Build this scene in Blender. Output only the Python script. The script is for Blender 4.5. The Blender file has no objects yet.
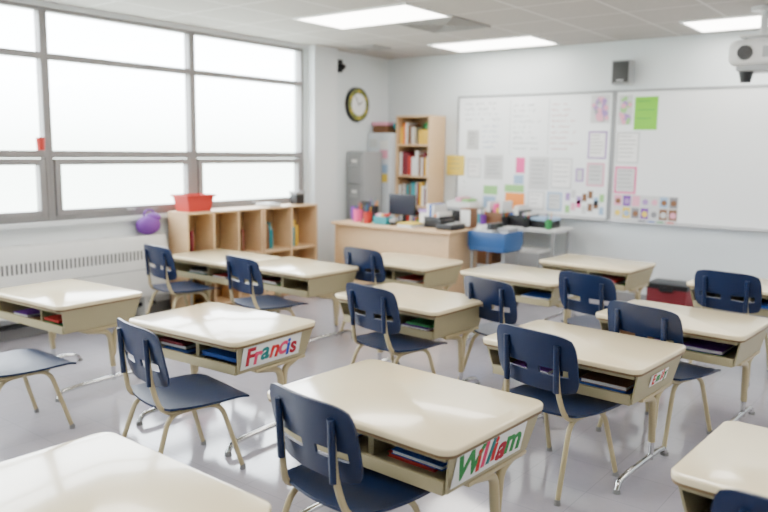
import bpy, bmesh, math, random
from mathutils import Vector, Matrix
random.seed(7)
R=math.radians
SC=bpy.context.scene
# ------------------------------------------------------------------ materials
_m={}
def mat(name,col,rough=.5,metal=0.,var=.04,scale=8.,bump=0.,bscale=60.,coat=0.,emit=0.):
    if name in _m: return _m[name]
    m=bpy.data.materials.new(name); m.use_nodes=True
    nt=m.node_tree; b=nt.nodes['Principled BSDF']
    tc=nt.nodes.new('ShaderNodeTexCoord')
    n=nt.nodes.new('ShaderNodeTexNoise'); n.inputs['Scale'].default_value=scale; n.inputs['Detail'].default_value=4
    nt.links.new(tc.outputs['Object'],n.inputs['Vector'])
    mx=nt.nodes.new('ShaderNodeMix'); mx.data_type='RGBA'
    mx.inputs['A'].default_value=(*[max(0,c*(1-var)) for c in col],1)
    mx.inputs['B'].default_value=(*[min(1,c*(1+var)) for c in col],1)
    nt.links.new(n.outputs['Fac'],mx.inputs['Factor'])
    nt.links.new(mx.outputs['Result'],b.inputs['Base Color'])
    b.inputs['Roughness'].default_value=rough; b.inputs['Metallic'].default_value=metal
    if coat: b.inputs['Coat Weight'].default_value=coat; b.inputs['Coat Roughness'].default_value=.06
    if emit:
        b.inputs['Emission Color'].default_value=(*col,1); b.inputs['Emission Strength'].default_value=emit
    if bump:
        n2=nt.nodes.new('ShaderNodeTexNoise'); n2.inputs['Scale'].default_value=bscale
        nt.links.new(tc.outputs['Object'],n2.inputs['Vector'])
        bp=nt.nodes.new('ShaderNodeBump'); bp.inputs['Strength'].default_value=bump; bp.inputs['Distance'].default_value=.002
        nt.links.new(n2.outputs['Fac'],bp.inputs['Height']); nt.links.new(bp.outputs['Normal'],b.inputs['Normal'])
    _m[name]=m; return m
def wood(name,col):
    if name in _m: return _m[name]
    m=mat(name,col,.45)
    nt=m.node_tree
    n=[x for x in nt.nodes if x.type=='TEX_NOISE'][0]
    mp=nt.nodes.new('ShaderNodeMapping'); mp.inputs['Scale'].default_value=(1.5,1.5,14)
    tc=[x for x in nt.nodes if x.type=='TEX_COORD'][0]
    nt.links.new(tc.outputs['Object'],mp.inputs['Vector']); nt.links.new(mp.outputs['Vector'],n.inputs['Vector'])
    mx=[x for x in nt.nodes if x.type=='MIX'][0]
    mx.inputs['A'].default_value=(*[c*.85 for c in col],1); mx.inputs['B'].default_value=(*[min(1,c*1.12) for c in col],1)
    return m
CREAM=mat('desktop_cream_laminate',(.86,.73,.46),.17,var=.02,coat=.4)
EDGE=mat('desktop_edge_tan',(.20,.13,.06),.5)
BOXM=mat('desk_box_beige',(.38,.33,.19),.42)
TUBE=mat('beige_tube_enamel',(.47,.39,.22),.32)
CHROME=mat('chrome_tube',(.60,.60,.61),.12,1.)
NAVY=mat('navy_plastic',(.005,.015,.055),.30,bump=.25,bscale=300)
NAVY.node_tree.nodes['Principled BSDF'].inputs['Specular IOR Level'].default_value=.45
GLIDE=mat('grey_glide',(.25,.25,.25),.5)
WHITE=mat('white_card',(.85,.85,.84),.6,var=.02)
BLACK=mat('black_plastic',(.008,.008,.010),.4)
GREY=mat('grey_metal',(.32,.33,.34),.4)
MAPLE=wood('maple_wood',(.66,.45,.25))
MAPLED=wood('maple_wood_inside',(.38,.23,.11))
ALU=mat('aluminium',(.55,.55,.56),.35,.8)
PAL=[mat('book_'+n,c,.6) for n,c in dict(red=(.50,.03,.02),blue=(.02,.09,.38),green=(.03,.26,.07),yellow=(.8,.50,.04),purple=(.18,.04,.34),orange=(.75,.19,.02),
     teal=(.02,.26,.30),white=(.75,.75,.73),maroon=(.18,.01,.02),brown=(.20,.09,.04)).items()]
RED,BLUE,GREEN,YEL,PURP,ORA,TEAL,WHT,MAROON,BROWN=PAL
PINK=mat('pink_paper',(.80,.08,.30),.6); LIME=mat('lime_paper',(.18,.55,.02),.6); CYAN=mat('cart_blue_plastic',(.015,.08,.25),.4)

# ------------------------------------------------------------------ mesh builder
class MB:
    def __init__(s): s.v=[];s.f=[];s.mi=[];s.mats=[]
    def mid(s,m):
        if m not in s.mats: s.mats.append(m)
        return s.mats.index(m)
    def raw(s,vs,fs,m,M=None):
        o=len(s.v)
        for p in vs:
            p=Vector(p); s.v.append(M@p if M else p)
        k=s.mid(m)
        for f in fs: s.f.append([i+o for i in f]); s.mi.append(k)
    def bm(s,bm,m,M=None):
        bm.verts.index_update()
        s.raw([v.co.copy() for v in bm.verts],[[v.index for v in f.verts] for f in bm.faces],m,M); bm.free()
    def box(s,x0,x1,y0,y1,z0,z1,m,bev=0,M=None):
        b=bmesh.new(); bmesh.ops.create_cube(b,size=1)
        for v in b.verts:
            v.co=Vector(((x0+x1)/2+v.co.x*(x1-x0),(y0+y1)/2+v.co.y*(y1-y0),(z0+z1)/2+v.co.z*(z1-z0)))
        if bev: bmesh.ops.bevel(b,geom=b.edges[:],offset=bev,segments=2,affect='EDGES',profile=.6)
        s.bm(b,m,M)
    def slab(s,w,d,r,z0,z1,e,m,M=None,n=6):
        st=[(z0,e)]+[(z0+e*(1-math.cos(a)),e*(1-math.sin(a))) for a in (R(30),R(60),R(90))]
        st+=[(z1-e*(1-math.cos(a)),e*(1-math.sin(a))) for a in (R(90),R(60),R(30))]+[(z1,e)]
        vs=[];fs=[]
        for z,i in st:
            rr=max(r-i,.002)
            for cx,cy,a0 in ((w/2-i-rr,d/2-i-rr,0),(-w/2+i+rr,d/2-i-rr,90),(-w/2+i+rr,-d/2+i+rr,180),(w/2-i-rr,-d/2+i+rr,270)):
                for k in range(n+1):
                    a=R(a0+90*k/n); vs.append((cx+rr*math.cos(a),cy+rr*math.sin(a),z))
        c=4*(n+1)
        for j in range(len(st)-1):
            for k in range(c):
                fs.append([j*c+k,j*c+(k+1)%c,(j+1)*c+(k+1)%c,(j+1)*c+k])
        fs.append(list(range(c))[::-1]); fs.append([(len(st)-1)*c+k for k in range(c)])
        s.raw(vs,fs,m,M)
    def tube(s,pts,r,m,fil=.04,seg=10,M=None,flat=1.):
        pts=[Vector(p) for p in pts]; P=[pts[0]]
        for i in range(1,len(pts)-1):
            a,b,c=pts[i-1],pts[i],pts[i+1]
            f=min(fil,(a-b).length*.45,(c-b).length*.45)
            p0=b+(a-b).normalized()*f; p2=b+(c-b).normalized()*f
            for k in range(6):
                t=k/5; P.append(p0*(1-t)**2+b*2*t*(1-t)+p2*t*t)
        P.append(pts[-1])
        T=[(P[min(i+1,len(P)-1)]-P[max(i-1,0)]).normalized() for i in range(len(P))]
        up=Vector((0,0,1)) if abs(T[0].z)<.9 else Vector((1,0,0))
        n=(up-T[0]*up.dot(T[0])).normalized(); vs=[];fs=[]
        for i,p in enumerate(P):
            n=(n-T[i]*n.dot(T[i])).normalized(); b=T[i].cross(n)
            for k in range(seg):
                a=2*math.pi*k/seg; vs.append(p+n*r*math.cos(a)+b*r*math.sin(a)*flat)
        for i in range(len(P)-1):
            for k in range(seg):
                fs.append([i*seg+k,i*seg+(k+1)%seg,(i+1)*seg+(k+1)%seg,(i+1)*seg+k])
        fs.append(list(range(seg))[::-1]); fs.append([(len(P)-1)*seg+k for k in range(seg)])
        s.raw(vs,fs,m,M)
    def cone(s,p0,p1,r0,r1,m,seg=24,M=None,cap=True):
        p0=Vector(p0);p1=Vector(p1);t=(p1-p0).normalized()
        up=Vector((0,0,1)) if abs(t.z)<.9 else Vector((1,0,0))
        n=(up-t*up.dot(t)).normalized(); b=t.cross(n); vs=[]
        for p,r in ((p0,r0),(p1,r1)):
            for k in range(seg):
                a=2*math.pi*k/seg; vs.append(p+n*r*math.cos(a)+b*r*math.sin(a))
        fs=[[k,(k+1)%seg,seg+(k+1)%seg,seg+k] for k in range(seg)]
        if cap: fs+= [list(range(seg))[::-1],[seg+k for k in range(seg)]]
        s.raw(vs,fs,m,M)
    def ball(s,c,r,m,M=None,sc=(1,1,1)):
        b=bmesh.new(); bmesh.ops.create_uvsphere(b,u_segments=20,v_segments=12,radius=r)
        for v in b.verts: v.co=Vector((v.co.x*sc[0]+c[0],v.co.y*sc[1]+c[1],v.co.z*sc[2]+c[2]))
        s.bm(b,m,M)
    def shell(s,fn,nu,nv,th,m,mask=None,M=None):
        g=lambda i,j:fn(-1+2*i/nu,-1+2*j/nv)
        P=[[Vector(g(i,j)) for j in range(nv+1)] for i in range(nu+1)]
        vs=[]
        for i in range(nu+1):
            for j in range(nv+1):
                du=P[min(i+1,nu)][j]-P[max(i-1,0)][j]; dv=P[i][min(j+1,nv)]-P[i][max(j-1,0)]
                n=du.cross(dv).normalized(); vs.append(P[i][j]+n*th/2); vs.append(P[i][j]-n*th/2)
        I=lambda i,j,k:2*(i*(nv+1)+j)+k
        ok=lambda i,j:0<=i<nu and 0<=j<nv and not(mask and mask(-1+2*(i+.5)/nu,-1+2*(j+.5)/nv))
        fs=[]
        for i in range(nu):
            for j in range(nv):
                if not ok(i,j): continue
                fs.append([I(i,j,0),I(i+1,j,0),I(i+1,j+1,0),I(i,j+1,0)])
                fs.append([I(i,j,1),I(i,j+1,1),I(i+1,j+1,1),I(i+1,j,1)])
                for (a,b,c,d,ni,nj) in ((i,j,i+1,j,i,j-1),(i+1,j,i+1,j+1,i+1,j),(i+1,j+1,i,j+1,i,j+1),(i,j+1,i,j,i-1,j)):
                    if not ok(ni,nj): fs.append([I(a,b,0),I(a,b,1),I(c,d,1),I(c,d,0)])
        s.raw(vs,fs,m,M)
    def mesh(s,name,ang=35):
        me=bpy.data.meshes.new(name); me.from_pydata([tuple(v) for v in s.v],[],s.f)
        for m in s.mats: me.materials.append(m)
        me.polygons.foreach_set('material_index',s.mi); me.validate(); me.update()
        b=bmesh.new(); b.from_mesh(me); bmesh.ops.recalc_face_normals(b,faces=b.faces); b.to_mesh(me); b.free()
        me.shade_smooth(); me.set_sharp_from_angle(angle=R(ang))
        return me
    def obj(s,name,loc=(0,0,0),rz=0,parent=None,ang=35): return put(s.mesh(name,ang),name,loc,rz,parent)
def put(me,name,loc=(0,0,0),rz=0,parent=None):
    o=bpy.data.objects.new(name,me); SC.collection.objects.link(o)
    o.location=loc; o.rotation_euler=(0,0,R(rz))
    if parent: o.parent=parent
    return o

# ------------------------------------------------------------------ room
XL,YB,XR,YF,ZC=-5.76,7.42,3.0,-2.0,2.6
wallm=mat('wall_paint',(.71,.76,.78),.7,var=.015,bump=.15,bscale=120)
whitew=mat('window_wall_paint',(.75,.78,.80),.6,var=.015)
def tile_mat(name,col,line,bw,rh,lw,rough,var,spk=0,off=(0,0)):
    m=bpy.data.materials.new(name); m.use_nodes=True; nt=m.node_tree; b=nt.nodes['Principled BSDF']
    tc=nt.nodes.new('ShaderNodeTexCoord'); mp=nt.nodes.new('ShaderNodeMapping'); mp.inputs['Location'].default_value=(off[0],off[1],0)
    nt.links.new(tc.outputs['Object'],mp.inputs['Vector'])
    br=nt.nodes.new('ShaderNodeTexBrick'); br.offset=0; br.squash=1
    br.inputs['Scale'].default_value=1; br.inputs['Brick Width'].default_value=bw; br.inputs['Row Height'].default_value=rh
    br.inputs['Mortar Size'].default_value=lw; br.inputs['Mortar Smooth'].default_value=.1
    br.inputs['Color1'].default_value=(*[c*(1-var) for c in col],1); br.inputs['Color2'].default_value=(*[c*(1+var) for c in col],1)
    br.inputs['Mortar'].default_value=(*line,1)
    nt.links.new(mp.outputs['Vector'],br.inputs['Vector'])
    n=nt.nodes.new('ShaderNodeTexNoise'); n.inputs['Scale'].default_value=35; n.inputs['Detail'].default_value=6
    nt.links.new(tc.outputs['Object'],n.inputs['Vector'])
    mx=nt.nodes.new('ShaderNodeMix'); mx.data_type='RGBA'; mx.blend_type='MULTIPLY'; mx.inputs['Factor'].default_value=spk
    hs=nt.nodes.new('ShaderNodeRGBToBW'); nt.links.new(n.outputs['Color'],hs.inputs['Color'])
    nt.links.new(br.outputs['Color'],mx.inputs['A']); nt.links.new(hs.outputs['Val'],mx.inputs['B'])
    nt.links.new(mx.outputs['Result'],b.inputs['Base Color']); b.inputs['Roughness'].default_value=rough
    b.inputs['Specular IOR Level'].default_value=.85 if rough<.3 else .3
    return m
floorm=tile_mat('vinyl_floor_tiles',(.39,.37,.42),(.32,.305,.35),.305,.305,.002,.10,.02,.12)
ceilm=tile_mat('acoustic_ceiling_tiles',(.50,.47,.445),(.70,.68,.66),.6,.64,.012,.8,.015,.25,off=(4.68,-4.68))
def simple(name,x0,x1,y0,y1,z0,z1,m):
    b=MB(); b.box(x0,x1,y0,y1,z0,z1,m); return b.obj(name)
simple('floor',XL-.15,XR+.15,YF-.15,YB+.15,-.1,0,floorm)
simple('ceiling',XL-.15,XR+.15,YF-.15,YB+.15,ZC,ZC+.1,ceilm)
simple('wall_back',XL-.15,XR+.15,YB,YB+.15,0,ZC,wallm)
simple('wall_right',XR,XR+.15,YF,YB,0,ZC,wallm)
simple('wall_front',XL-.15,XR+.15,YF-.15,YF,0,ZC,wallm)
W0,W1,WZ0,WZ1=-1.29,5.93,.90,2.56
b=MB()
b.box(XL-.15,XL,YF,YB,0,WZ0,whitew); b.box(XL-.15,XL,YF,YB,WZ1,ZC,whitew)
b.box(XL-.15,XL,W1,YB,WZ0,WZ1,wallm); b.box(XL-.15,XL,YF,W0,WZ0,WZ1,wallm)
b.obj('wall_left')
simple('trim_1',XL,XL+.10,5.99,6.36,0,ZC,whitew)   # pilaster
simple('trim_2',XL-.02,XL+.06,W0,W1,.865,.90,whitew) # sill
skirt=mat('vinyl_skirting',(.26,.26,.27),.5)
simple('baseboard_back',XL,XR,YB-.012,YB,0,.10,skirt)
simple('baseboard_left',XL,XL+.012,YF,5.98,0,.10,skirt)
simple('baseboard_right',XR-.012,XR,YF,YB-.02,0,.10,skirt)
FR=mat('window_frame_grey',(.25,.235,.235),.4)
gl=bpy.data.materials.new('window_glass'); gl.use_nodes=True; nt=gl.node_tree; nt.nodes.clear()
o_=nt.nodes.new('ShaderNodeOutputMaterial'); t_=nt.nodes.new('ShaderNodeBsdfTransparent'); g_=nt.nodes.new('ShaderNodeBsdfGlossy'); x_=nt.nodes.new('ShaderNodeMixShader')
g_.inputs['Roughness'].default_value=.02; x_.inputs[0].default_value=.05
nt.links.new(t_.outputs[0],x_.inputs[1]); nt.links.new(g_.outputs[0],x_.inputs[2]); nt.links.new(x_.outputs[0],o_.inputs[0])
ys=[5.93,4.47,3.06,1.59,.15,-1.29]
for i in range(5):
    y1,y0=ys[i],ys[i+1]; b=MB(); xa,xb=XL-.09,XL-.01
    b.box(xa,xb,y0,y0+.032,WZ0,WZ1,FR,.003); b.box(xa,xb,y1-.032,y1,WZ0,WZ1,FR,.003)
    for z0,z1 in ((WZ0,WZ0+.04),(1.40,1.46),(2.165,2.215),(WZ1-.03,WZ1)):
        b.box(xa,xb,y0+.032,y1-.032,z0,z1,FR,.003)
    b.box(xa+.02,xb+.012,y0+.04,y0+.09,WZ0+.04,1.395,FR,.003); b.box(xa+.02,xb+.012,y1-.09,y1-.04,WZ0+.04,1.395,FR,.003)
    b.box(xa+.02,xb+.012,y0+.09,y1-.09,WZ0+.04,WZ0+.085,FR,.003); b.box(xa+.02,xb+.012,y0+.09,y1-.09,1.345,1.395,FR,.003)
    b.box(xb+.012,xb+.03,(y0+y1)/2-.04,(y0+y1)/2+.04,WZ0+.05,WZ0+.07,ALU,.003)
    b.box(XL-.06,XL-.055,y0+.03,y1-.03,WZ0+.04,WZ1-.03,gl)
    b.obj('window_%d'%(i+1))
# ceiling troffers
panel=mat('light_diffuser',(1,.96,.90),.5,var=0,emit=13)
def troffer(x,y):
    b=MB(); z=ZC-.012
    for a in ((x,x+1.2,y,y+.025),(x,x+1.2,y+.615,y+.64),(x,x+.025,y+.025,y+.615),(x+1.175,x+1.2,y+.025,y+.615)):
        b.box(*a,z,ZC,WHITE)
    b.box(x+.025,x+1.175,y+.025,y+.615,z+.004,ZC,panel); b.obj('ceiling_light')
for x,y in ((-4.68,4.68),(-4.62,6.60),(-2.06,6.60),(-2.1,4.68),(-4.68,2.76),(-2.1,2.76),(-4.68,.2),(-2.1,.2),(.5,6.6),(.5,4.68),(.5,2.76),(.5,.2)): troffer(x,y)
VENT=mat('vent_grey',(.30,.29,.28),.6)
def vent(x,y,w,d,n):
    b=MB(); z=ZC-.015
    for k in range(n):
        t=k*w/(2*n); 
        x0,x1,y0,y1=x+t,x+w-t,y+t*d/w,y+d-t*d/w; c=.022
        for a in ((x0,x1,y0,y0+c),(x0,x1,y1-c,y1),(x0,x0+c,y0+c,y1-c),(x1-c,x1,y0+c,y1-c)): b.box(*a,z,ZC,VENT)
    b.obj('ceiling_vent')
vent(-4.08,5.34,.6,.6,6); vent(-5.45,6.3,.35,.3,4)

# ------------------------------------------------------------------ radiator
b=MB(); RW=mat('radiator_white',(.74,.74,.72),.4)
yA,yB_=-1.2,4.02
prof=[(XL,.20),(XL+.17,.20),(XL+.17,.64),(XL+.13,.73),(XL,.73)]
vs=[(x,yA,z) for x,z in prof]+[(x,yB_,z) for x,z in prof]; n=len(prof)
b.raw(vs,[[k,(k+1)%n,n+(k+1)%n,n+k] for k in range(n)]+[list(range(n)),[n+k for k in range(n)][::-1]],RW)
dk=mat('slot_dark',(.12,.12,.12),.8)
y=yA+.08
while y<yB_-.08:
    b.box(XL+.168,XL+.1715,y,y+.016,.53,.61,dk); y+=.036
b.box(XL+.168,XL+.173,yA,yB_,.44,.446,GREY)
b.box(XL+.02,XL+.15,yA+.2,yA+.24,0,.20,RW); b.box(XL+.02,XL+.15,1.5,1.54,0,.20,RW); b.box(XL+.02,XL+.15,yB_-.24,yB_-.2,0,.20,RW)
b.tube([(XL+.09,yA+.3,.12),(XL+.09,yB_-.1,.12)],.02,BLACK)
b.obj('baseboard_radiator')

# ------------------------------------------------------------------ desks & chairs
W,D,HT=.82,.60,.58
b=MB()
b.slab(W-.006,D-.006,.05,HT-.034,HT-.023,.002,EDGE)
b.slab(W,D,.052,HT-.025,HT,.007,CREAM)
zb,zt=.405,HT-.032
def plate(p,th,m):
    p=[Vector(q) for q in p]; n=(p[1]-p[0]).cross(p[2]-p[0]).normalized()*th
    b.raw(p+[q+n for q in p],[[3,2,1,0],[4,5,6,7],[0,1,5,4],[1,2,6,5],[2,3,7,6],[3,0,4,7]],m)
xt,xbm=.385,.355; yf,yr=-.270,.270
for s in (-1,1):
    plate([(s*xt,yf,zt),(s*xbm,yf+.03,zb),(s*xbm,yr-.03,zb),(s*xt,yr,zt)],.008,BOXM)
plate([(-xt,yr,zt),(-xbm,yr-.03,zb),(xbm,yr-.03,zb),(xt,yr,zt)],.008,BOXM)
b.box(-xbm,xbm,yf+.03,yr-.03,zb-.006,zb+.004,BOXM,.002)
b.box(-xbm,xbm,yf+.02,yf+.04,zb-.006,zb+.04,BOXM,.003)
b.box(-xt+.01,xt-.01,yf,yf+.015,zt-.022,zt,BOXM,.003)
b.box(-.012,.012,yf+.1,yr-.03,zb+.004,zt,BOXM)
for s in (-1,1):
    x=s*.335
    b.box(x-.03,x+.03,-.12,.24,zb-.022,zb-.006,TUBE,.004)
    b.tube([(x,-.08,zb-.02),(x,.075,zb-.05),(x,.095,.13)],.0175,TUBE,.05,12)
    b.tube([(x,.20,zb-.02),(x,.115,zb-.05),(x,.10,.20)],.0165,TUBE,.05,12)
    b.tube([(x,.095,.22),(x,.095,.04)],.0135,CHROME,.02,12)
    b.tube([(x,-.285,.012),(x,-.265,.05),(x,-.15,.058),(x,.18,.058),(x,.26,.045),(x,.29,.012)],.014,CHROME,.05,12)
    for yy in (-.285,.29): b.cone((x,yy,0),(x,yy,.02),.018,.016,GLIDE,12)
desk_me=b.mesh('school_desk_mesh')
# chair, origin on floor below the backrest, facing +Y
b=MB()
def seatf(u,v):
    k=.36; x=u*math.sqrt(1-k*v*v/2); y=v*math.sqrt(1-k*u*u/2)
    return (x*.23,.25+y*.22,.368-.014*(1-x*x)*(1-.3*y)+.012*max(0,-y)**2-.022*max(0,y-.55)**2*4)
b.shell(seatf,20,20,.010,NAVY)
def backf(u,v):
    k=.16; x=u*math.sqrt(1-k*v**4*1.1); z=v*math.sqrt(1-k*u**6*1.6)
    z+= .02*(1-u*u)*(1 if v>0 else -.2)
    return (x*.218,.0+.030*u*u-.03*z,.597+z*.133)
b.shell(backf,40,24,.010,NAVY,mask=lambda u,v:(-.42<v<-.14 and .16<abs(u)<.78))
for s in (-1,1):
    b.tube([(s*.136,-.004,.475),(s*.136,-.016,.685)],.0145,NAVY,.02,10,flat=.8)
r=.0118
for s in (-1,1):
    b.tube([(s*.136,-.014,.665),(s*.138,.003,.475),(s*.165,.035,.346),(s*.168,.32,.342),(s*.19,.42,.012)],r,TUBE,.07,12)
    b.tube([(s*.150,.24,.341),(s*.165,.07,.338),(s*.195,-.04,.012)],r,TUBE,.06,12)
    for p in ((s*.19,.42),(s*.195,-.04)): b.cone((p[0],p[1],0),(p[0],p[1],.025),.0155,.013,GLIDE,12)
b.tube([(-.165,.32,.342),(.165,.32,.342)],.009,TUBE); b.tube([(-.160,.10,.340),(.160,.10,.340)],.009,TUBE)
chair_me=b.mesh('school_chair_mesh',50)
desks=[(-1.61,2.19,-2,'William'),(-3.11,2.57,3,'Francis'),(-1.43,3.43,-3,'Emily'),(-1.23,4.37,-3,None),(-1.15,5.85,-2,None),
(-.20,2.43,-2,None),(-1.75,.99,-1,None),(-2.745,3.80,-2,None),(-2.645,5.14,-2,'Connor'),(-2.46,6.12,-3,None),(-4.48,2.44,3,None),(-4.17,4.22,-1,None),(-4.995,4.16,0,None),(-3.72,5.06,0,None)]
LET=[mat('marker_'+n,c,.6) for n,c in dict(crimson=(.42,.01,.03),pink=(.72,.05,.15),green=(.02,.24,.05),red=(.62,.01,.01),teal=(.01,.18,.18),blue=(.03,.07,.45)).items()]
ADV=dict(W=.95,i=.28,l=.28,a=.58,m=.92,F=.56,r=.40,n=.62,c=.53,s=.50,E=.6,y=.55,C=.66,o=.60)
for i,(x,y,rz,tag) in enumerate(desks):
    d=put(desk_me,'school_desk',(x,y,0),rz)
    if i==0: d.scale=(1.07,1.07,1)
    if i==1: d.scale=(1.03,1.03,1)
    b=MB()
    for side in (-1,1):
        if random.random()<(.3 if i>2 else .1): continue
        z=zb+.006; cx=side*.18
        for k in range(random.randint(2,3)):
            h=random.uniform(.012,.024)
            w=random.uniform(.16,.25); dd=random.uniform(.20,.28); ox=random.uniform(-.03,.03); yy=yf+.07+random.uniform(0,.06)
            m=random.choice([TEAL,BLUE,MAROON,BROWN,RED,PURP,GREEN,BLACK])
            b.box(cx+ox-w/2,cx+ox+w/2,yy,yy+dd,z,z+h*.12,m); b.box(cx+ox-w/2+.004,cx+ox+w/2-.004,yy+.004,yy+dd-.003,z+h*.12,z+h*.88,WHT if k==1 else m); b.box(cx+ox-w/2,cx+ox+w/2,yy,yy+dd,z+h*.88,z+h,m); z+=h+.001
    if b.v: b.obj('books_inside',parent=d)
    if tag:
        big=tag in('William','Francis')
        L,Hh=(.41,.118) if big else ((.28,.09) if tag=='Connor' else (.2,.055))
        b=MB(); b.box(-.0015,.0015,-L/2,L/2,-Hh/2,Hh/2,WHITE,.0005)
        tilt=math.atan2(.03,zt-zb)
        t=b.obj('name_tag',parent=d); t.location=(.3845,-.03 if big else .0,.482); t.rotation_euler=(0,tilt,0)
        seq={'William':[2,3,1,4,3,0,2],'Francis':[0,1,4,3,1,5,0],'Emily':[3,2,3,3,2]}.get(tag,[5,4,5,2,4,5])
        tw=sum(ADV[c] for c in tag); wid=L*.88; sz=min(Hh*1.12,wid/tw*1.45); pos=-wid/2
        for k,c in enumerate(tag):
            cu=bpy.data.curves.new('name_letter','FONT'); cu.body=c; cu.size=sz*random.uniform(.94,1.06); cu.align_x='CENTER'; cu.align_y='BOTTOM_BASELINE'
            cu.extrude=.0008; cu.offset=sz*.03; cu.shear=random.uniform(-.05,.22)
            cu.materials.append(LET[seq[k]])
            aw=ADV[c]/tw*wid
            to=bpy.data.objects.new('name_letter_%d'%(k+1),cu); SC.collection.objects.link(to); to.parent=t
            to.matrix_local=Matrix(((0,0,1,.0024),(1,0,0,pos+aw/2),(0,1,0,-Hh*.30+random.uniform(-.06,.06)*Hh),(0,0,0,1)))@Matrix.Rotation(random.uniform(-.08,.08),4,'Z')
            pos+=aw
chairs=[(-1.60,1.66,-8),(-2.84,1.86,-10),(-1.45,2.93,-11),(-1.27,3.79,-14),(-1.22,5.27,-6),(-.20,1.82,0),(-1.74,.42,0),(-2.66,3.27,-9),(-2.28,3.95,-15),(-1.90,4.54,-12),(-3.86,1.58,0),(-4.07,3.54,-8),(-5.02,3.50,-6),(-3.74,4.50,-5)]
for x,y,rz in chairs: put(chair_me,'school_chair',(x,y,0),rz)

# ------------------------------------------------------------------ back wall: whiteboards etc.
WB=mat('whiteboard_enamel',(.82,.84,.85),.12,var=.01)
def board(x0,x1,z0,z1):
    b=MB(); y=YB-.001
    b.box(x0,x1,y-.017,y,z0,z1,WB)
    f=.022
    for a in ((x0-f,x1+f,z1,z1+f),(x0-f,x1+f,z0-f,z0),(x0-f,x0,z0,z1),(x1,x1+f,z0,z1)): b.box(a[0],a[1],y-.026,y,a[2],a[3],GREY,.002)
    b.box(x0,x1,y-.10,y-.026,z0-f,z0-f+.012,ALU,.003)
    for k in range(4): 
        xx=x0+.3+k*.09; b.tube([(xx,y-.06,z0-f+.021),(xx+.07,y-.055,z0-f+.021)],.008,[BLACK,BLUE,GREEN,RED][k],seg=8)
    b.obj('whiteboard')
board(-4.71,-2.91,.84,2.10); board(-2.86,-.42,.84,2.10)
YS=YB-.0185
PALE=mat('paper_offwhite',(.58,.59,.59),.7); LAV=mat('lavender_paper',(.36,.22,.50),.7); YP=mat('yellow_paper',(.75,.56,.08),.7); OP=mat('orange_paper',(.85,.27,.04),.7)
PP=mat('pale_pink_paper',(.75,.34,.46),.7); GP=mat('pale_green_paper',(.28,.56,.20),.7); PB=mat('pale_blue_paper',(.30,.44,.62),.7)
TXT=mat('print_grey',(.22,.22,.24),.7)
def sheet(name,x0,x1,z0,z1,m,border=None,inner=None,n=0,y=YS):
    b=MB()
    b.box(x0,x1,y-.002,y,z0,z1,border or m)
    if border: 
        q=.018; b.box(x0+q,x1-q,y-.003,y-.002,z0+q,z1-q,m)
    for k in range(n):
        zz=z1-.04-(z1-z0-.07)*k/max(n,1); b.box(x0+.03,x1-.03-random.random()*.05,y-.0036,y-.003,zz-.006,zz,inner or TXT)
    b.obj(name)
sheet('paper_notice',-4.86,-4.62,1.22,1.45,YP,n=3,y=YB-.028)
sheet('paper_notice',-3.96,-3.85,1.27,1.44,PINK)
sheet('paper_notice',-4.36,-4.12,1.19,1.46,PALE,n=5); sheet('paper_notice',-4.58,-4.40,1.20,1.42,WHITE,PALE,n=3)
sheet('paper_chart',-3.80,-3.56,1.10,1.45,PALE,n=6); sheet('paper_chart',-3.54,-3.30,1.12,1.44,WHITE,PALE,n=5)
sheet('paper_notice',-4.08,-3.84,.87,1.05,OP); sheet('paper_notice',-4.09,-3.85,1.06,1.14,GP); sheet('paper_notice',-3.98,-3.86,1.15,1.25,PB)
sheet('paper_notice',-4.36,-4.18,1.02,1.12,GP); sheet('paper_notice',-4.36,-4.20,.87,1.0,PB,n=2)
sheet('paper_notice',-3.80,-3.60,.88,1.08,WHITE,PALE,n=3); sheet('paper_notice',-3.57,-3.40,.88,1.08,PALE,PB,n=3)
sheet('paper_notice',-4.60,-4.44,1.52,1.74,PALE,n=4)
for k in range(14):
    x=-3.36+.062*(k%7); z=.87+.10*(k//7)+.03*(k%3); sheet('paper_label',x,x+.05,z,z+.08,random.choice([LAV,PP,PALE,PALE,GP,PINK,PB,BROWN]))
sheet('paper_notice',-3.26,-3.17,1.20,1.34,PALE,LAV,n=2); sheet('paper_notice',-3.14,-2.95,1.16,1.40,PALE,PP,n=4)
def flowers(name,x0,x1,z0,z1,base,cols,n):
    b=MB(); y=YS; b.box(x0,x1,y-.002,y,z0,z1,base)
    for k in range(n):
        r=random.uniform(.015,.04); cx=random.uniform(x0+r,x1-r); cz=random.uniform(z0+r,z1-r)
        b.cone((cx,y-.002,cz),(cx,y-.0025-k*.00003,cz),r,r,random.choice(cols),10)
    b.obj(name)
def photos(name,x0,x1,z0,z1,base,cols,nx,nz):
    b=MB(); y=YS; b.box(x0,x1,y-.002,y,z0,z1,base)
    for i in range(nx):
        for j in range(nz):
            w=(x1-x0)/nx; h=(z1-z0)/nz; a=x0+w*i+.008; c=z0+h*j+.008
            b.box(a,a+w-.014,y-.003,y-.002,c,c+h-.014,random.choice(cols)); r=h*.25
            b.cone((a+w*.45,y-.003,c+h*.4),(a+w*.45,y-.0034,c+h*.4),r,r,random.choice(cols),10)
    b.obj(name)
flowers('flower_poster',-3.13,-2.93,1.80,2.08,PALE,[LAV,PP,LAV,GREY,PP],26)
sheet('certificate',-3.14,-2.94,1.44,1.72,WHITE,LAV,TXT,6)
flowers('flower_poster',-2.84,-2.70,1.78,2.07,PALE,[LAV,PP,GP],18)
sheet('green_notice',-2.68,-2.45,1.73,2.05,LIME,n=3,inner=GREEN)
sheet('paper_notice',-2.84,-2.61,1.40,1.71,WHITE,PALE,TXT,6)
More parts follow.
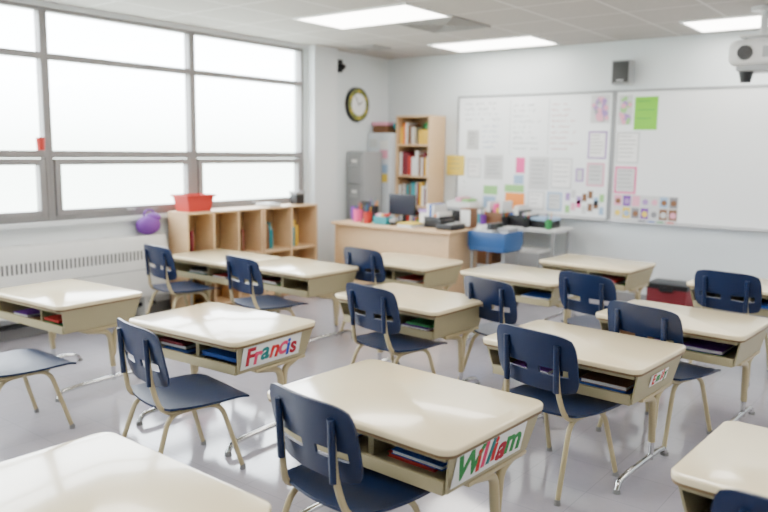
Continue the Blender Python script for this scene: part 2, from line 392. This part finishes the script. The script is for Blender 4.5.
sheet('pink_notice',-2.84,-2.62,1.10,1.37,PALE,PINK,TXT,5)
photos('photo_collage',-2.84,-2.20,.85,1.09,PALE,[LAV,PALE,YP,BROWN,TXT,PP,BROWN,PURP,PB,PALE],7,2)
# handwriting
b=MB(); ink=[mat('ink_'+n,c,.6) for n,c in (('grey',(.24,.26,.28)),('blue',(.16,.22,.42)),('green',(.2,.36,.25)),('red',(.5,.2,.2)))]
for (x0,x1,z0,z1,m) in ((-4.62,-4.1,1.82,2.03,ink[0]),(-4.38,-4.05,1.52,1.78,ink[1]),(-4.0,-3.62,1.50,2.0,ink[0]),(-3.55,-3.22,1.50,2.0,ink[3]),(-4.62,-4.44,.9,1.15,ink[2])):
    z=z1
    while z>z0:
        x=x0
        while x<x1-random.random()*.2:
            w=random.uniform(.015,.05)
            Mx=Matrix.Translation((x,YB-.0188,z))@Matrix.Rotation(random.uniform(-.9,.9),4,'Y')
            b.box(-w/2,w/2,-.0006,.0006,-.0028,.0028,m,0,Mx); x+=w*.8+(.04 if random.random()<.2 else 0)
        z-=.058
for x in (-4.05,-3.59): b.box(x-.002,x+.002,YB-.0194,YB-.0182,1.48,2.06,ink[0])
b.obj('whiteboard_handwriting')
# speaker
b=MB(); b.box(-2.89,-2.70,YB-.14,YB-.02,2.17,2.40,GREY,.012); b.box(-2.875,-2.715,YB-.15,YB-.14,2.185,2.385,mat('speaker_grille',(.06,.06,.06),.8),.004)
b.box(-2.84,-2.75,YB-.03,YB,2.25,2.32,BLACK); b.box(-2.83,-2.76,YB-.153,YB-.15,2.20,2.21,ALU); b.obj('wall_speaker')
# clock on left wall
b=MB(); cy,cz=6.80,2.02
b.cone((XL,cy,cz),(XL+.04,cy,cz),.20,.195,BLACK,40); b.cone((XL+.04,cy,cz),(XL+.042,cy,cz),.178,.178,mat('clock_ring_olive',(.22,.23,.04),.5),40); b.cone((XL+.042,cy,cz),(XL+.044,cy,cz),.125,.125,WHITE,40)
for k in range(12):
    M=Matrix.Translation((XL+.045,cy,cz))@Matrix.Rotation(R(30*k),4,'X')
    b.box(-.001,.001,-.008,.008,.132,.165,BLACK if k%2 else YEL,0,M)
for a,l in ((-60,.075),(35,.11)):
    b.box(0,.003,-.005,.005,-.01,l,BLACK,0,Matrix.Translation((XL+.045,cy,cz))@Matrix.Rotation(R(a),4,'X'))
b.obj('wall_clock')
b=MB(); b.box(XL,XL+.06,6.42,6.50,2.36,2.50,BLACK,.012); b.cone((XL+.06,6.46,2.44),(XL+.10,6.46,2.41),.025,.034,BLACK); b.obj('motion_sensor')
# projector
b=MB(); PW=mat('projector_white',(.66,.66,.66),.35); px,py=-1.34,6.32; q=-.055
b.cone((px,py,2.40),(px,py,2.60),.028,.028,PW); b.cone((px,py,2.575),(px,py,2.60),.10,.10,PW); b.box(px-.15,px+.15,py-.1,py+.1,2.435+q,2.455+q,PW,.008)
for s in (-.12,.12): b.cone((px+s,py,2.38+q),(px+s,py,2.44+q),.012,.012,ALU,12)
b.slab(.42,.36,.08,2.22+q,2.41+q,.05,PW,Matrix.Translation((px,py,0)))
b.cone((px-.08,py-.17,2.31+q),(px-.08,py-.205,2.31+q),.055,.05,BLACK); b.box(px+.04,px+.15,py-.183,py-.176,2.27+q,2.35+q,GREY)
b.box(px-.15,px+.12,py-.13,py+.13,2.18+q,2.225+q,GREY,.012); b.cone((px-.09,py-.05,2.10+q),(px-.09,py-.05,2.19+q),.035,.055,BLACK)
b.obj('ceiling_projector')

# ------------------------------------------------------------------ corner furniture
def drawer_cabinet(name,x0,x1,y0,y1,h,m,n):
    b=MB(); b.box(x0,x1,y0,y1,0,h,m,.006)
    for k in range(n):
        z0=.06+(h-.08)*k/n; z1=.06+(h-.08)*(k+1)/n-.015
        b.box(x0+.02,x1-.02,y0-.018,y0,z0,z1,m,.004)
        b.box((x0+x1)/2-.06,(x0+x1)/2+.06,y0-.035,y0-.02,(z0+z1)/2+.03,(z0+z1)/2+.05,ALU,.004)
        b.box((x0+x1)/2-.04,(x0+x1)/2+.04,y0-.020,y0-.018,(z0+z1)/2+.07,(z0+z1)/2+.11,WHITE)
    return b.obj(name)
drawer_cabinet('filing_cabinet',-5.755,-5.50,6.64,6.98,1.48,GREY,4)
b=MB(); CW=mat('cupboard_white',(.62,.66,.70),.5)
b.box(-5.75,-5.39,7.02,7.41,0,1.70,CW,.005); b.box(-5.74,-5.575,7.005,7.02,.05,1.68,CW,.004); b.box(-5.565,-5.40,7.005,7.02,.05,1.68,CW,.004)
b.cone((-5.59,6.985,.95),(-5.59,7.005,.95),.012,.012,ALU); b.cone((-5.555,6.985,.95),(-5.555,7.005,.95),.012,.012,ALU)
for k in range(8): 
    x=-5.72+.165*(k%2); z=1.58-.13*(k//2)-.02*(k%3); b.box(x,x+.12,7.002,7.005,z-.05,z+.05,[PALE,WHT,PB,PP,WHT,PB,PALE,YP][k])
b.obj('white_cupboard')
def shelfunit(name,x0,x1,y0,y1,zs,m):
    b=MB(); h=zs[-1]; t=.02
    b.box(x0,x0+t,y0,y1,0,h,m,.003); b.box(x1-t,x1,y0,y1,0,h,m,.003)
    for z in zs: b.box(x0+t,x1-t,y0,y1-.01,z-t,z,m,.002)
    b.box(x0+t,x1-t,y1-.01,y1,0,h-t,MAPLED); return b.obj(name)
zs=[.08,.48,.86,1.21,1.57,1.90]
bx0,bx1=-5.38,-4.90
shelfunit('bookcase',bx0,bx1,7.08,7.41,zs,MAPLE)
def bookrow(b,x0,x1,y0,z,hmax,pal,fill=1.):
    x=x0
    while x<x0+(x1-x0)*fill:
        t=random.uniform(.018,.042); h=random.uniform(.7,.98)*hmax
        if x+t>x1: break
        b.box(x,x+t-.001,y0+random.uniform(0,.02),y0+.2,z+.001,z+h,random.choice(pal),.002); x+=t
b=MB(); q0,q1=bx0+.03,bx1-.03
bookrow(b,q0,q1,7.11,1.21,.29,[MAROON,MAROON,RED,BROWN,MAROON,YEL,WHT])
bookrow(b,q0,q1,7.11,.86,.29,[TEAL,GREEN,BLUE,PALE,YEL,BROWN,WHT,MAROON])
bookrow(b,q0,q1,7.11,.48,.3,PAL,.8)
bookrow(b,q0,q1-.2,7.11,1.57,.26,[YEL,ORA,BROWN,WHT])
b.obj('bookcase_books')
b=MB(); b.slab(.16,.16,.02,1.571,1.74,.01,YEL,Matrix.Translation((-5.02,7.22,0)))
b.ball((-5.02,7.22,1.78),.05,GREEN); b.obj('toy_tub')
b=MB(); b.box(-5.73,-5.52,7.08,7.30,1.701,1.81,BROWN,.006); b.box(-5.74,-5.51,7.07,7.31,1.79,1.83,PP,.004); b.obj('cardboard_box')
b=MB(); b.cone((-5.45,7.2,1.701),(-5.45,7.2,1.715),.045,.04,BLACK); b.cone((-5.45,7.2,1.715),(-5.45,7.2,1.74),.008,.008,ALU); b.ball((-5.45,7.2,1.785),.052,TEAL); b.obj('desk_globe')
# teacher desk
b=MB(); x0,x1,y0,y1=-5.30,-3.80,5.86,6.44
b.box(x0,x1,y0,y1,.715,.745,MAPLE,.005); b.box(x0+.03,x0+.055,y0+.03,y1-.02,0,.715,MAPLE,.003); b.box(x1-.055,x1-.03,y0+.03,y1-.02,0,.715,MAPLE,.003)
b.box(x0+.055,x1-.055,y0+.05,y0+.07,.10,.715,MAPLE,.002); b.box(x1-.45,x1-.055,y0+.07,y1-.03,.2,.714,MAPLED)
for k in range(3): b.box(x1-.43,x1-.07,y1-.03,y1-.012,.22+.165*k,.37+.165*k,MAPLE,.003); b.box(x1-.29,x1-.21,y1-.012,y1,.29+.165*k,.305+.165*k,ALU)
b.obj('teacher_desk')
Z=.746
def cup(name,x,y,z,r,h,m,pens=0):
    b=MB(); b.cone((x,y,z),(x,y,z+h),r*.85,r,m,20,cap=False); b.cone((x,y,z),(x,y,z+.006),r*.85,r*.85,m,20); b.cone((x,y,z+.006),(x,y,z+h),r*.78,r*.93,m,20,cap=False)
    for k in range(pens):
        a=k*2.4; b.tube([(x+.3*r*math.cos(a),y+.3*r*math.sin(a),z+.01),(x+.8*r*math.cos(a),y+.8*r*math.sin(a),z+h+random.uniform(.04,.08))],.004,PAL[k%8],seg=6)
    b.obj(name)
def bx(name,x,y,w,d,h,m,lid=None,z=.731,rz=0):
    b=MB(); b.box(-w/2,w/2,-d/2,d/2,0,h,m,.006)
    if lid: b.box(-w/2-.006,w/2+.006,-d/2-.006,d/2+.006,h-.025,h+.006,lid,.004)
    b.obj(name,(x,y,z),rz)
def tray(name,x,y,w,d,h,m,z,fill=None,tall=1.9):
    b=MB(); t=.006
    b.box(-w/2,w/2,-d/2,d/2,0,t,m)
    for a in ((-w/2,w/2,-d/2,-d/2+t),(-w/2,w/2,d/2-t,d/2),(-w/2,-w/2+t,-d/2+t,d/2-t),(w/2-t,w/2,-d/2+t,d/2-t)): b.box(*a,t,h,m,.001)
    if fill:
        for k,fm in enumerate(fill):
            n=len(fill); cw=(w-.03)/n; x0=-w/2+.015+cw*k
            b.box(x0,x0+cw*.85,-d/2+.02,d/2-.02,t,h*random.uniform(1.1,tall),fm,.002)
    b.obj(name,(x,y,z))
cup('pencil_cup',-5.06,6.02,Z,.05,.13,PINK,6); cup('pencil_cup',-4.94,6.14,Z,.05,.17,BLACK,7); cup('coffee_mug',-5.18,6.12,Z,.05,.15,PURP,0); cup('pencil_cup',-4.88,5.96,Z,.045,.12,RED,5)
b=MB(); b.slab(.22,.18,.02,Z,Z+.012,.003,BLACK,Matrix.Translation((-4.66,6.29,0))); b.box(-4.68,-4.64,6.29,6.31,Z+.01,Z+.12,BLACK,.004); b.box(-4.84,-4.50,6.265,6.29,Z+.08,Z+.30,BLACK,.008); b.box(-4.83,-4.51,6.262,6.265,Z+.095,Z+.29,mat('screen_dark',(.03,.035,.05),.15)); b.obj('computer_monitor')
b=MB(); b.box(-4.46,-4.26,5.90,6.12,Z,Z+.01,PALE); b.box(-4.45,-4.28,5.91,6.11,Z+.01,Z+.03,WHT); b.box(-4.45,-4.27,5.90,6.10,Z+.03,Z+.04,YP); b.obj('paper_stack')
b=MB(); b.box(-4.02,-3.84,5.95,6.2,Z,Z+.055,BLACK,.01); b.box(-4.015,-3.97,5.96,6.19,Z+.055,Z+.09,BLACK,.012); b.box(-3.95,-3.86,6.0,6.12,Z+.055,Z+.06,GREY); b.obj('desk_telephone')
tray('desk_organiser',-4.72,6.02,.16,.12,.08,TEAL,Z,[PP,WHT,YEL,RED])
tray('file_basket',-4.16,6.22,.18,.28,.11,BLACK,Z,[WHT,BLUE,PALE,ORA,WHT],2.1)
bx('tissue_box',-4.38,6.34,.13,.13,.15,WHT,LAV,z=Z); bx('tape_dispenser',-4.58,6.02,.05,.13,.06,BLACK,GREY,z=Z,rz=20)
bx('picture_frame',-5.2,6.32,.16,.03,.2,BLACK,None,z=Z,rz=-15)
b=MB(); b.box(-3.96,-3.83,6.28,6.41,Z,Z+.2,BROWN,.01); b.box(-3.95,-3.84,6.275,6.28,Z+.02,Z+.18,WHT); b.obj('desk_calendar')
# side table by wall with clutter
b=MB(); x0,x1,y0,y1=-4.66,-3.20,6.85,7.28
b.box(x0,x1,y0,y1,.70,.73,PALE,.004)
for x in (x0+.04,x1-.04):
    for y in (y0+.04,y1-.04): b.tube([(x,y,.70),(x,y,0)],.018,GREY)
b.box(x0+.03,x1-.03,y0+.03,y1-.03,.28,.30,PALE,.003); b.obj('side_table')
z=.731
bx('printer',-4.42,7.08,.36,.30,.15,BLACK,GREY); bx('tissue_box',-4.16,7.05,.11,.2,.13,TEAL,WHT); tray('supply_bin',-3.96,7.08,.22,.26,.13,BROWN,z,[WHT,BLACK,PINK,YEL,WHT]); tray('supply_bin',-3.68,7.08,.24,.26,.12,BLACK,z,[BLUE,WHT,BLACK,WHT]); bx('storage_box',-3.42,7.08,.22,.22,.10,BLACK,PB)
tray('paper_basket',-4.42,7.08,.28,.24,.06,WHT,.889,[WHT,PP,GP])
bx('storage_box',-4.2,7.05,.5,.3,.2,BROWN,BLACK,z=.301); bx('storage_box',-3.6,7.05,.4,.3,.2,GREY,WHT,z=.301)
for x,m in ((-4.06,PURP),(-3.80,BLACK),(-3.55,BLACK),(-3.3,GREEN)): cup('pencil_cup',x,6.90,z,.035,.1,m,5)
# blue cart
b=MB(); cx,cy=-3.56,6.30
b.slab(.40,.36,.03,.56,.60,.008,CYAN,Matrix.Translation((cx,cy,0)))
for a in ((-.20,.20,-.18,-.165),(-.20,.20,.165,.18),(-.20,-.185,-.165,.165),(.185,.20,-.165,.165)): b.box(cx+a[0],cx+a[1],cy+a[2],cy+a[3],.595,.745,CYAN,.004)
b.slab(.38,.34,.03,.24,.27,.008,CYAN,Matrix.Translation((cx,cy,0)))
for sx in (-.17,.17):
    for sy in (-.15,.15): b.tube([(cx+sx,cy+sy,.57),(cx+sx,cy+sy,.05)],.012,GREY); b.cone((cx+sx-.01,cy+sy,.025),(cx+sx+.01,cy+sy,.025),.025,.025,BLACK,16)
b.obj('utility_cart')
tray('paper_tray',cx-.06,cy,.2,.28,.16,PALE,.601,[WHT,PALE,BLACK],1.45)
bx('metal_tin',cx+.11,cy+.03,.11,.18,.17,ALU,GREY,z=.601)
# cubby shelf under window
def cubby(y0,y1,n,h=.925):
    b=MB(); x0,x1=XL+.07,XL+.345; t=.02
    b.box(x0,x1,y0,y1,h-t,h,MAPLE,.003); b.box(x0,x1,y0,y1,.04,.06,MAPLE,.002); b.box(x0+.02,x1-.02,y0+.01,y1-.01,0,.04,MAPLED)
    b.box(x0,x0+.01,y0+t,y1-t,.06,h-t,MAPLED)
    for k in range(n+1):
        y=y0+(y1-y0-t)*k/n; b.box(x0+(0 if k in(0,n) else .01),x1,y,y+t,.06,h-t,MAPLE,.002)
    zc=.06+(h-.08)/2
    for k in range(n):
        ya=y0+(y1-y0-t)*k/n+t; yb=y0+(y1-y0-t)*(k+1)/n
        b.box(x0+.01,x1-.005,ya,yb,zc-.01,zc+.01,MAPLE)
        for zz in (.061,zc+.011):
            if random.random()<.3: continue
            yy=ya+.01
            if random.random()<.2:
                m=random.choice([BROWN,MAROON,TEAL]); b.box(x0+.06,x1-.03,ya+.03,yb-.03,zz,zz+.16,m,.01)
            else:
                while yy<yb-.05-random.random()*.15:
                    tt=random.uniform(.01,.03); b.box(x0+.04,x1-.08-random.random()*.04,yy,yy+tt-.001,zz,zz+random.uniform(.18,.27),random.choice([BROWN,PALE,MAROON,PALE,BROWN,YEL,TEAL,BLACK]),.001); yy+=tt
    b.obj('cubby_shelf')
cubby(4.10,5.00,3); cubby(5.02,5.78,2)
HB=.926
b=MB()
P0=[(-.09,-.12,0),(.09,-.12,0),(.09,.12,0),(-.09,.12,0)]
P1=[(-.11,-.15,.15),(.11,-.15,.15),(.11,.15,.15),(-.11,.15,.15)]
P2=[(-.10,-.14,.15),(.10,-.14,.15),(.10,.14,.15),(-.10,.14,.15)]
P3=[(-.08,-.11,.01),(.08,-.11,.01),(.08,.11,.01),(-.08,.11,.01)]
fs=[[3,2,1,0],[12,13,14,15]]
for a in range(3):
    for k in range(4): fs.append([a*4+k,a*4+(k+1)%4,(a+1)*4+(k+1)%4,(a+1)*4+k])
b.raw(P0+P1+P2+P3,fs,RED)
for a in ((-.122,.122,-.162,-.148),(-.122,.122,.148,.162),(-.122,-.108,-.148,.148),(.108,.122,-.148,.148)): b.box(*a,.133,.152,RED,.003)
b.obj('red_storage_bin',(XL+.21,4.28,HB))
bx('pencil_sharpener',XL+.2,5.62,.10,.12,.13,BLACK,GREY,z=HB)
bx('book_stack',XL+.21,5.2,.2,.16,.03,PALE,None,z=HB)
cup('red_mug',XL+.018,2.98,1.461,.035,.10,RED)
b=MB(); b.ball((0,0,.085),.085,PURP,sc=(.85,1.4,1)); b.ball((0,.05,.15),.06,PURP,sc=(.8,1.3,.7)); b.tube([(0,-.05,.14),(0,-.03,.22),(0,.05,.22),(0,.07,.15)],.008,PURP)
b.obj('purple_bag',(XL+.09,3.88,.731))
# crate at back wall floor
b=MB(); cx,cy=-2.12,7.10
b.box(cx-.18,cx+.18,cy-.15,cy+.15,.001,.02,MAROON)
for a in ((-.18,.18,-.15,-.138),(-.18,.18,.138,.15),(-.18,-.168,-.138,.138),(.168,.18,-.138,.138)): b.box(cx+a[0],cx+a[1],cy+a[2],cy+a[3],.02,.27,MAROON,.003)
b.box(cx-.19,cx+.19,cy-.16,cy+.16,.26,.31,BLACK,.006); b.box(cx-.06,cx+.06,cy-.17,cy-.15,.24,.28,BLACK,.004); b.obj('storage_crate')

# ------------------------------------------------------------------ light & camera
w=bpy.data.worlds.new('overcast_sky'); SC.world=w; w.use_nodes=True; nt=w.node_tree
bg=nt.nodes['Background']; bg.inputs['Strength'].default_value=19
tc=nt.nodes.new('ShaderNodeTexCoord'); sp=nt.nodes.new('ShaderNodeSeparateXYZ'); cr=nt.nodes.new('ShaderNodeValToRGB')
nt.links.new(tc.outputs['Generated'],sp.inputs[0]); nt.links.new(sp.outputs['Z'],cr.inputs[0]); nt.links.new(cr.outputs[0],bg.inputs['Color'])
cr.color_ramp.elements[0].position=0.; cr.color_ramp.elements[0].color=(.50,.58,.54,1)
cr.color_ramp.elements[1].position=.08; cr.color_ramp.elements[1].color=(.88,.95,1,1)

cam=bpy.data.cameras.new('camera'); co=bpy.data.objects.new('camera',cam); SC.collection.objects.link(co); SC.camera=co
cam.lens=35; cam.sensor_width=36; cam.clip_start=.05
psi,p,a=R(38),R(8.08),R(.8)
f=Vector((-math.sin(psi)*math.cos(p),math.cos(psi)*math.cos(p),-math.sin(p))); r0=Vector((math.cos(psi),math.sin(psi),0)); u0=r0.cross(f)
up=u0*math.cos(a)-r0*math.sin(a); rt=r0*math.cos(a)+u0*math.sin(a)
co.matrix_world=Matrix(((rt.x,up.x,-f.x,0),(rt.y,up.y,-f.y,0),(rt.z,up.z,-f.z,1.5),(0,0,0,1)))
cam.dof.use_dof=True; cam.dof.focus_distance=3.0; cam.dof.aperture_fstop=1.7
